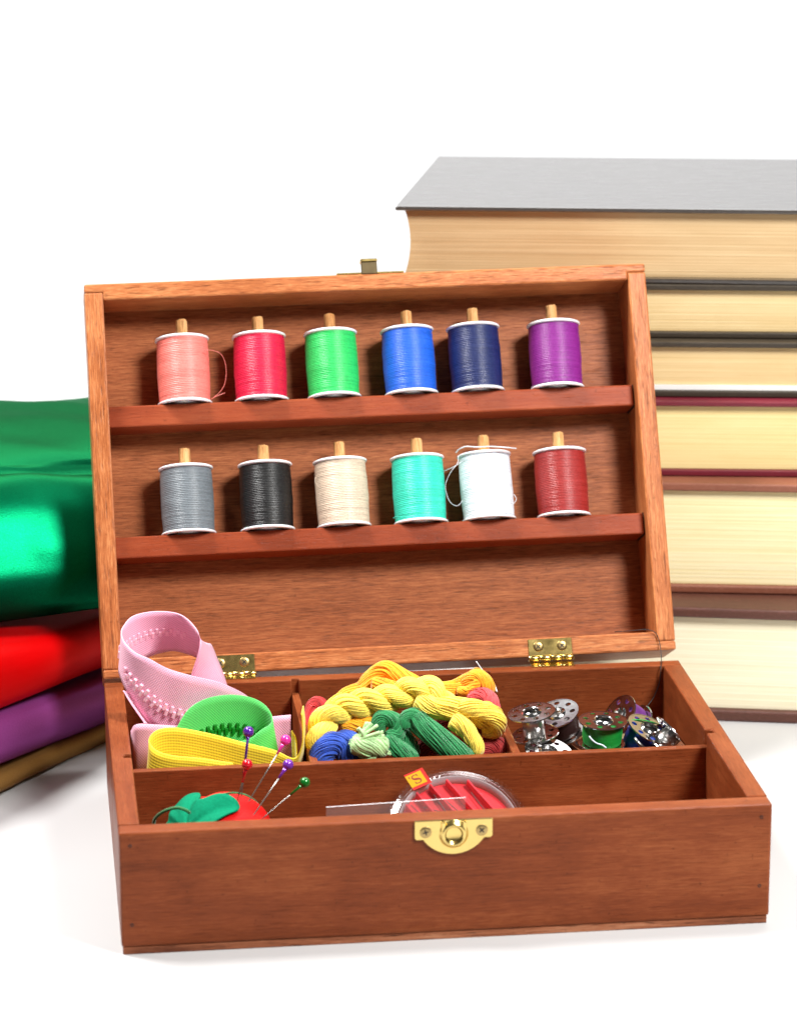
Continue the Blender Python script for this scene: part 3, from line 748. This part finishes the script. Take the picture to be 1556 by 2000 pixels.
t = skein('dark green floss skein slanting across the front', bc+Vector((.01, -.025, 0)))
bnd(t, FL['green'], pth((790, 610, .111), (830, 620, .110), (890, 670, .107), (980, 740, .103), (1070, 810, .100), (1150, 880, .098), (1190, 930, .097)), lambda s: .0036+.0016*math.sin(min(1, s*1.6)*math.pi/2), n=38, twist=.3, samples=36)
bnd(t, FL['green'], pth((790, 690, .106), (770, 640, .107), (800, 600, .108), (850, 600, .109), (880, 650, .108)), .0024, n=22, twist=.4)
bnd(t, FL['green'], pth((600, 700, .108), (620, 630, .109), (680, 625, .109), (730, 660, .108), (720, 730, .106), (660, 750, .104)), .0034, n=28, twist=.6)
bnd(t, FL['green'], pth((650, 760, .104), (700, 800, .102), (770, 850, .100), (840, 910, .098)), .0040, n=30, twist=.2)
bnd(t, FL['green'], pth((680, 720, .111), (760, 740, .111), (800, 800, .109), (830, 880, .106)), .0040, n=30, twist=.3)
t = skein('red floss skein poking up beside the left divider', bc+Vector((-.04, .02, 0)))
bnd(t, FL['red'], pth((165, 720, .140), (160, 620, .145), (175, 545, .148), (205, 525, .148), (235, 560, .147), (245, 640, .143), (240, 720, .138)), .0032, n=30, twist=.5)
t = skein('coral red floss loop under the orange knot', bc+Vector((.03, .01, 0)))
bnd(t, FL['coral'], pth((1220, 520, .140), (1260, 480, .140), (1310, 475, .139), (1345, 510, .137), (1360, 580, .134)), .0036, n=30, twist=.5)
t = skein('deep red floss skein lying beneath the others', bc+Vector((.02, -.01, 0)))
bnd(t, FL['deep'], pth((850, 930, .110), (880, 850, .112), (930, 790, .115), (990, 720, .120), (1040, 660, .124), (1090, 640, .126)), .0040, n=30, twist=.4)
bnd(t, FL['deep'], pth((1180, 900, .108), (1260, 850, .112), (1330, 810, .114), (1400, 820, .114), (1440, 870, .112)), .0048, n=34, twist=.5)
bnd(t, FL['deep'], pth((940, 900, .112), (1020, 880, .114), (1100, 880, .114), (1180, 900, .114)), .0040, n=30, twist=.4)
wt = plain('white_thread', (.85, .85, .86), .4)
o = mkw('loose_thread', tube(catmull(pth((1250, 243, .166), (1290, 300, .165), (1335, 350, .163), (1368, 390, .160), (1388, 445, .156)), 24), .00032, 6), wt); tag(o, 'white thread sticking up over the right divider', 'thread')

# ================================================================== bobbins in the right compartment
def disc_with_holes(r0, r1, rh, rc, nh, z, th, dish=0.0):
    """annulus r0..r1 pierced by nh round holes of radius rh on the circle rc"""
    bm = bmesh.new(); ns = 6; K_ = 4*ns
    for h in range(nh):
        a0, a1 = 2*math.pi*h/nh, 2*math.pi*(h+1)/nh; am = (a0+a1)/2; rim = []
        for k in range(ns): rim.append((r0, a0+(a1-a0)*k/ns))
        for k in range(ns): rim.append((r0+(r1-r0)*k/ns, a1))
        for k in range(ns): rim.append((r1, a1-(a1-a0)*k/ns))
        for k in range(ns): rim.append((r1-(r1-r0)*k/ns, a0))
        cx, cy = rc*math.cos(am), rc*math.sin(am); O, I = [], []
        for r, a in rim:
            x, y = r*math.cos(a), r*math.sin(a); q = math.atan2(y-cy, x-cx); O.append((x, y)); I.append((cx+rh*math.cos(q), cy+rh*math.sin(q)))
        zz = lambda p: z+dish*((math.hypot(*p)-r0)/(r1-r0))
        vo = [bm.verts.new((*p, zz(p))) for p in O]; vi = [bm.verts.new((*p, zz(p))) for p in I]
        for k in range(K_): bm.faces.new((vo[k], vo[(k+1) % K_], vi[(k+1) % K_], vi[k]))
    bmesh.ops.remove_doubles(bm, verts=bm.verts, dist=1e-6)
    bmesh.ops.recalc_face_normals(bm, faces=bm.faces)
    bmesh.ops.solidify(bm, geom=bm.faces[:], thickness=th)
    bmesh.ops.recalc_face_normals(bm, faces=bm.faces)
    return dump(bm)
BR, BH = .0106, .0112
bf_t = mesh('flange', join(disc_with_holes(.0046, BR, .0013, .0079, 8, BH, .0005), lathe([(.0032, BH-.0008), (.0034, BH+.0006), (.0040, BH+.0009), (.0046, BH+.0003), (.0046, BH-.0006)], 28), lathe([(BR-.0002, BH-.0006), (BR+.0002, BH-.0005), (BR+.0003, BH-.0002), (BR+.0002, BH+.0001), (BR-.0002, BH+.0001)], 40)))
bf_b = mesh('flange', xf((bf_t and ([v.co.copy() for v in bf_t.vertices], [list(p.vertices) for p in bf_t.polygons])), Matrix.Translation((0, 0, BH)) @ Matrix.Rotation(math.pi, 4, 'X')))
bcore = mesh('core', lathe([(.0040, .0003), (.0048, .0003), (.0048, BH-.0003), (.0040, BH-.0003)], 28, True), True)
def bthread():
    pr = [(.0040, .0008)]; z = .0008; random.seed(9)
    while z < BH-.0008:
        t = (z-.0008)/(BH-.0016); R = .0084+.0005*math.sin(math.pi*t); pr += [(R-.00012, z), (R+.00005, z+.00018)]; z += .00034
    pr.append((.0040, BH-.0008)); v, f = lathe(pr, 36)
    for p in v:
        k = 1+.02*noise.noise(p*160); p.x *= k; p.y *= k; p.z += .0002*math.sin(math.atan2(p.y, p.x)+p.z*900)
    return v, f
bth = mesh('thread', bthread(), True)
def aim(c, axis, spin=0.0):
    """matrix putting a bobbin's middle at c with its axis along axis"""
    return Matrix.Translation(c) @ Vector(axis).to_track_quat('Z', 'Y').to_matrix().to_4x4() @ Matrix.Rotation(spin, 4, 'Z') @ Matrix.Translation((0, 0, -BH/2))
def bobbin(label, c, axis, tm=None, spin=0.0, sc_=1.0):
    t = thing('bobbin', label, 'bobbin', aim(c, axis, spin) @ Matrix.Scale(sc_, 4), 'metal bobbins in the right compartment')
    link('flange', bf_t, M['steel'], t); link('flange', bf_b, M['steel'], t); link('core', bcore, M['steel_core'], t)
    if tm: link('thread', bth, tm, t)
    return t
bt = {k: thread_mat(k+'_bobbin_thread', sr2l(*c), .2) for k, c in dict(green=(24, 150, 56), purple=(104, 48, 120), blue=(26, 70, 186), brown=(44, 24, 22), plum=(96, 40, 60)).items()}
B3 = BM.to_3x3()
def ax(x, y, z): return B3 @ Vector((x, y, z))
bobbin('empty steel bobbin standing with its bare core showing', P5(262, 318, .120), ax(-.16, -.05, 1), None, .2)
bobbin('steel bobbin of dark brown thread tilted behind the empty one', P5(480, 315, .150), ax(-.34, -.24, 1), bt['brown'], .3)
bobbin('steel bobbin leaning against the long partition below the empty one', P5(375, 640, .106), ax(.14, -.28, 1), bt['plum'], .1)
gb = bobbin('steel bobbin wound with bright green thread', P5(848, 388, .1085), ax(.02, -.06, 1), bt['green'], .5)
bobbin('steel bobbin of purple thread lying behind the green one', P5(1055, 300, .140), ax(-.75, -.25, .55), bt['purple'], .4)
bobbin('steel bobbin wound with blue thread tilted to the right', P5(1205, 445, .111), ax(.42, -.25, 1), bt['blue'], .15)
bobbin('empty steel bobbin on its side in the right front corner', P5(1370, 470, .107), ax(.75, .2, .55), None, .2, .95)
bobbin('steel bobbin lying flat at the back by the dark brown one', P5(585, 455, .165), ax(.5, -.35, .6), bt['brown'], .8)
mkw('loose_end', tube(catmull([P5(1040, 300, .112), P5(1090, 288, .112), P5(1180, 288, .114), P5(1280, 310, .116), P5(1360, 345, .118), P5(1390, 380, .119)], 24), .0003, 6), bt['green'], gb)
mkw('loose_end', tube(catmull([P5(735, 425, .0985), P5(765, 460, .0975), P5(800, 485, .097), P5(845, 500, .0965), P5(880, 525, .096)], 20), .0004, 6), plain('pale_blue_thread', (.62, .72, .82), .4), gb)
o = mkw('machine_needle', tube([P5(1120, 440, .1000), P5(1150, 480, .0985), P5(1200, 530, .097)], lambda s: .0007+.0002*s, 8), M['pinsteel']); tag(o, 'short steel machine needle lying against the blue bobbin', 'needle')

# ================================================================== tomato pincushion, pins
TC = Vector((-.0905, .050, .0252)); TR = Vector((.0250, .0262, .0236))
TAX = Vector((-.66, -.46, .60)).normalized()                   # where the leaf sits
tq = TAX.to_track_quat('Z', 'Y').to_matrix()
def tom(dirv, off=0.0):
    d = Vector(dirv).normalized(); l = tq.transposed() @ d; a = math.atan2(l.y, l.x); pol = math.sqrt(max(0, 1-l.z*l.z))
    lobe = 1-.085*pol**.7*(abs(math.cos(a*3))**6)-.10*max(0, l.z)**14
    return BM @ (TC+Vector((d.x*TR.x, d.y*TR.y, d.z*TR.z))*lobe+d*off)
vs, fs = [], []
nu, nv = 96, 48
for j in range(nv+1):
    for i in range(nu):
        th, ph = math.pi*j/nv, 2*math.pi*i/nu
        vs.append(tom(tq @ Vector((math.sin(th)*math.cos(ph), math.sin(th)*math.sin(ph), math.cos(th)))))
for j in range(nv):
    for i in range(nu): fs.append([j*nu+i, (j+1)*nu+i, (j+1)*nu+(i+1) % nu, j*nu+(i+1) % nu])
pc = thing('pincushion', 'red tomato pincushion with green felt leaf inside the front compartment', 'pincushion', Matrix.Translation(BM @ Vector((TC.x, TC.y, .0034))))
tn = NB('red_cloth'); g_ = tn.noise(tn.obj(False), (1500, 1500, 1500), 2)
tn.p(Base__Color=tn.mix(g_, sr2l(178, 2, 4), sr2l(216, 8, 8)), Roughness=.6, Specular__IOR__Level=.25, Normal=tn.bump(g_, .3, .0003))
mkw('cushion', (vs, fs), tn.m, pc)
fn = NB('green_felt'); g_ = fn.noise(fn.obj(False), (900, 900, 900), 4, .7)
fn.p(Base__Color=fn.mix(g_, sr2l(2, 100, 70), sr2l(10, 146, 106)), Roughness=.9, Specular__IOR__Level=.1, Normal=fn.bump(g_, .6, .0005))
lv, lf = [], []
na, nr = 120, 12
for s_ in (.0012, .0003):
    for j in range(nr+1):
        for i in range(na):
            a = 2*math.pi*i/na
            r = .56+.50*abs(math.cos(a*2.5+.35))**2.0+.04*noise.noise(Vector((math.cos(a)*4, math.sin(a)*4, 2)))
            q = r*j/nr
            d = tq @ Vector((math.sin(q)*math.cos(a), math.sin(q)*math.sin(a), math.cos(q)))
            lv.append(tom(d, s_+(.0012*(j/nr)**3*(1+noise.noise(Vector((math.cos(a)*3, math.sin(a)*3, 5))))) ))
o2 = (nr+1)*na
for j in range(nr):
    for i in range(na):
        i2 = (i+1) % na; lf.append([j*na+i, (j+1)*na+i, (j+1)*na+i2, j*na+i2]); lf.append([o2+j*na+i, o2+j*na+i2, o2+(j+1)*na+i2, o2+(j+1)*na+i])
for i in range(na): i2 = (i+1) % na; lf.append([nr*na+i, o2+nr*na+i, o2+nr*na+i2, nr*na+i2])
mkw('felt_leaf', (lv, lf), fn.m, pc)
sm = floss_mat('green_string', sr2l(30, 112, 52))
mkw('string', tube(catmull([P2(390, 812, .030), P2(355, 790, .029), P2(290, 770, .030), P2(210, 785, .032), P2(140, 820, .035), P2(95, 870, .038), P2(85, 930, .040)], 40), .0007, 7), sm, pc)
for a in (20, 80, 140, 200, 260, 320):                         # cords drawn round the segments
    pl = []
    for k in range(31):
        th = .25+(math.pi-.5)*k/30; an = math.radians(a+10)
        pl.append(tom(tq @ Vector((math.sin(th)*math.cos(an), math.sin(th)*math.sin(an), math.cos(th))), .0002))
    mkw('cord', tube(pl, .0005, 6), sm, pc)
def pin(label, head, tip, yh, yt, rgb, collar):
    h, t0 = P2(*head, yh), P2(*tip, yt); d = (t0-h).normalized(); tip2 = t0+d*.007
    t = thing('pin', label, 'pin', Matrix.Translation(t0), 'ball headed pins in the pincushion')
    n = NB(label.split(' stuck')[0].replace(' ', '_')); n.p(Base__Color=sr2l(*rgb), Roughness=.22, Metallic=.25, Coat__Weight=.6, Coat__Roughness=.08)
    sph = lathe([(.00232*math.sin(math.pi*k/16)+1e-6, -.00232*math.cos(math.pi*k/16)) for k in range(17)], 28)
    q = Matrix.Translation(h) @ d.to_track_quat('Z', 'Y').to_matrix().to_4x4()
    mkw('head', xf(sph, q), n.m, t)
    mkw('collar', tube([h+d*.002, h+d*.0035, h+d*(.002+collar)], lambda s: .0010-.0006*min(1, s*1.6)+.0001, 10), n.m, t)
    mkw('shaft', tube([h+d*.002, h+d*((t0-h).length*.6), t0, tip2], lambda s: .00026 if s < .9 else .0001, 8), M['pinsteel'], t)
pin('deep purple headed pin stuck highest in the pincushion', (887, 127), (820, 740), .060, .052, (88, 30, 150), .019)
pin('bright pink headed pin stuck in the pincushion', (1199, 198), (885, 725), .060, .050, (236, 54, 160), .005)
pin('red headed pin stuck nearest the green felt leaf', (876, 403), (765, 810), .046, .044, (214, 14, 36), .006)
pin('light purple headed pin stuck between the pink and green ones', (1221, 405), (935, 825), .052, .043, (124, 48, 176), .005)
pin('green headed pin leaning farthest to the right', (1361, 557), (1040, 830), .050, .044, (10, 112, 34), .006)

# ================================================================== round needle case and clear strip
tau = math.radians(36); NR = .0312
nc_M = BM @ Matrix.Translation((.0119, .0578, .0253)) @ Matrix.Rotation(tau, 4, 'X')   # local z = face normal, local y = up the slope
nc = thing('needle_case', 'round clear plastic needle case with red insert leaning on the partition', 'needle case', nc_M)
cl = clear('clear_plastic'); cl2 = clear('clear_lid_plastic', gloss=.10)
kn = []
for i in range(180):
    kn.append(2*math.pi*i/180)
v, f = [], []
pf = [(NR-.0012, -.0045), (NR, -.0042), (NR+.0002, -.001), (NR, .0012), (NR-.0030, .0018), (NR-.0034, .0030), (NR-.0040, .0030), (NR-.0040, .0014), (NR-.0012, .0004)]
for i, a in enumerate(kn):
    for k, (r, z) in enumerate(pf):
        rr = r+(.00028 if (i % 2 and k in (0, 1, 2, 3)) else 0); v.append(Vector((rr*math.cos(a), rr*math.sin(a), z)))
m_ = len(pf)
for i in range(180):
    for k in range(m_): f.append([i*m_+k, ((i+1) % 180)*m_+k, ((i+1) % 180)*m_+(k+1) % m_, i*m_+(k+1) % m_])
mk('rim', (v, f), clear('rim_plastic', (.98, .97, .97), .05, fr=.2), nc)
mk('lid_disc', lathe([(0, .0026), (NR-.0040, .0026), (NR-.0040, .0031), (0, .0031)], 64, False), cl2, nc)
fr_m = NB('frosted_ring').p(Base__Color=(.78, .76, .80), Roughness=.25, Alpha=.38).m
mk('inner_ring', lathe([(NR-.0046, -.0035), (NR-.0046, .0020), (NR-.0052, .0022), (NR-.0056, -.0030)], 64), fr_m, nc, True)
ri = NB('red_insert').p(Base__Color=sr2l(226, 48, 58), Roughness=.38, Subsurface__Weight=.25, Subsurface__Scale=.002).m
mk('insert', lathe([(0, -.0036), (NR-.0058, -.0036), (NR-.0058, -.0026), (NR-.0070, -.0024), (0, -.0024)], 64), ri, nc)
rib = NB('red_rib').p(Base__Color=sr2l(228, 62, 74), Roughness=.3, Subsurface__Weight=.3, Subsurface__Scale=.002).m
RD = Matrix.Rotation(math.radians(32), 4, 'Z')
for k, xo in enumerate((-.0185, -.0112, -.0038, .0036, .0110, .0184)):
    hl = math.sqrt((NR-.0060)**2-xo*xo); mk('divider', xf(box(xo-.00045, xo+.00045, -hl, hl, -.0024, .0017, .0002), RD), rib, nc)
for k, (xo, y0, y1, an) in enumerate(((-.0075, .004, .022, 5), (.0003, .0, .0205, -6), (.0075, -.004, .016, 8), (.0150, -.008, .012, -4), (-.0150, -.006, .012, 7), (.0040, .006, .021, 38))):
    R_ = RD @ Matrix.Translation((xo, y0, -.0008)) @ Matrix.Rotation(math.radians(an), 4, 'Z')
    mk('needle', xf(tube([Vector((0, 0, 0)), Vector((0, (y1-y0)*.5, .0004)), Vector((0, y1-y0, .0007))], .00022, 6), R_), M['pinsteel'], nc)
# sticker on the rim: gold square on red with a letter
ang = math.radians(122)
st_M = Matrix.Translation(((NR-.0022)*math.cos(ang), (NR-.0022)*math.sin(ang), .0036)) @ Matrix.Rotation(math.radians(24), 4, 'Z')
sred, sgold, sink = plain('sticker_red', sr2l(176, 24, 14), .35), plain('sticker_gold', sr2l(198, 150, 24), .3, .3), plain('sticker_ink', sr2l(120, 16, 10), .4)
stk = mk('sticker', box(-.0046, .0046, -.0043, .0043, -.0001, .00004, 0), sred, nc, M=st_M)
mk('gold_field', box(-.0046, .0030, -.0030, .0034, .00006, .00012, 0), sgold, stk)
def glyph_s(h):
    c = [(.30, .30), (.20, .44), (0, .50), (-.22, .44), (-.30, .27), (-.20, .10), (0, 0), (.22, -.10), (.32, -.27), (.22, -.45), (0, -.50), (-.22, -.44), (-.32, -.28)]
    p = catmull([Vector((x*h, y*h, 0)) for x, y in c], 60); v, f = [], []
    for i, q in enumerate(p):
        t = (p[min(i+1, 60)]-p[max(i-1, 0)]).normalized(); n = Vector((-t.y, t.x, 0)); w = h*(.035+.075*math.exp(-((i-30)/13)**2))
        v += [q+n*w, q-n*w]
    for i in range(60): f.append([2*i, 2*i+1, 2*i+3, 2*i+2])
    o = len(v)
    for (x, y0, y1) in ((.31, .20, .50), (-.33, -.50, -.18)):
        v += [Vector((x*h-h*.03, y0*h, 0)), Vector((x*h+h*.03, y0*h, 0)), Vector((x*h+h*.03, y1*h, 0)), Vector((x*h-h*.03, y1*h, 0))]; f.append([o, o+1, o+2, o+3]); o += 4
    return v, f
mk('letter_s', xf(glyph_s(.0044), Matrix.Translation((-.0006, .0002, .00018)) @ Matrix.Rotation(math.radians(8), 4, 'Z')), sink, stk)
mk('apostrophe', xf(prism([(-.0003, .0006), (.0004, .0006), (.0001, -.0007)], 'z', .00015, .00019, 0), Matrix.Translation((-.0033, .0018, 0))), sink, stk)
# clear strip in front of the case
a, b = BI @ at(637, 1577, .030), BI @ at(909, 1558, .030)
sl = b-a; strip_v = []
o = mkw('plastic_strip', ([BM @ q for q in (lambda A, B, d, n: [A, B, B+d, A+d, A+n, B+n, B+d+n, A+d+n])(a, b, Vector((0, .004, -.022)), Vector((0, .00022, .00005)))],
     [[0, 1, 2, 3], [7, 6, 5, 4], [0, 4, 5, 1], [1, 5, 6, 2], [2, 6, 7, 3], [3, 7, 4, 0]]), clear('clear_strip', (.96, .95, .95), .1, .10), smooth=False)
tag(o, 'clear plastic strip standing in front of the needle case', 'plastic strip')
# black thread hanging over the hinge side
def lp(px, py, w): return at(px, py, w, WLI)
o = mkw('loose_thread', tube(catmull([lp(1200, 1234, .012), lp(1235, 1232, .004), lp(1262, 1230, -.0006), lp(1280, 1237, -.0012), lp(1288, 1258, -.0014), at(1291, 1285, .190), at(1290, 1305, .1815), at(1287, 1335, .1815), at(1274, 1366, .180), at(1256, 1386, .176), at(1238, 1398, .170)], 60), .00022, 6), plain('black_thread', (.01, .01, .01), .5))
tag(o, 'black thread hanging from the lid corner into the box', 'thread')
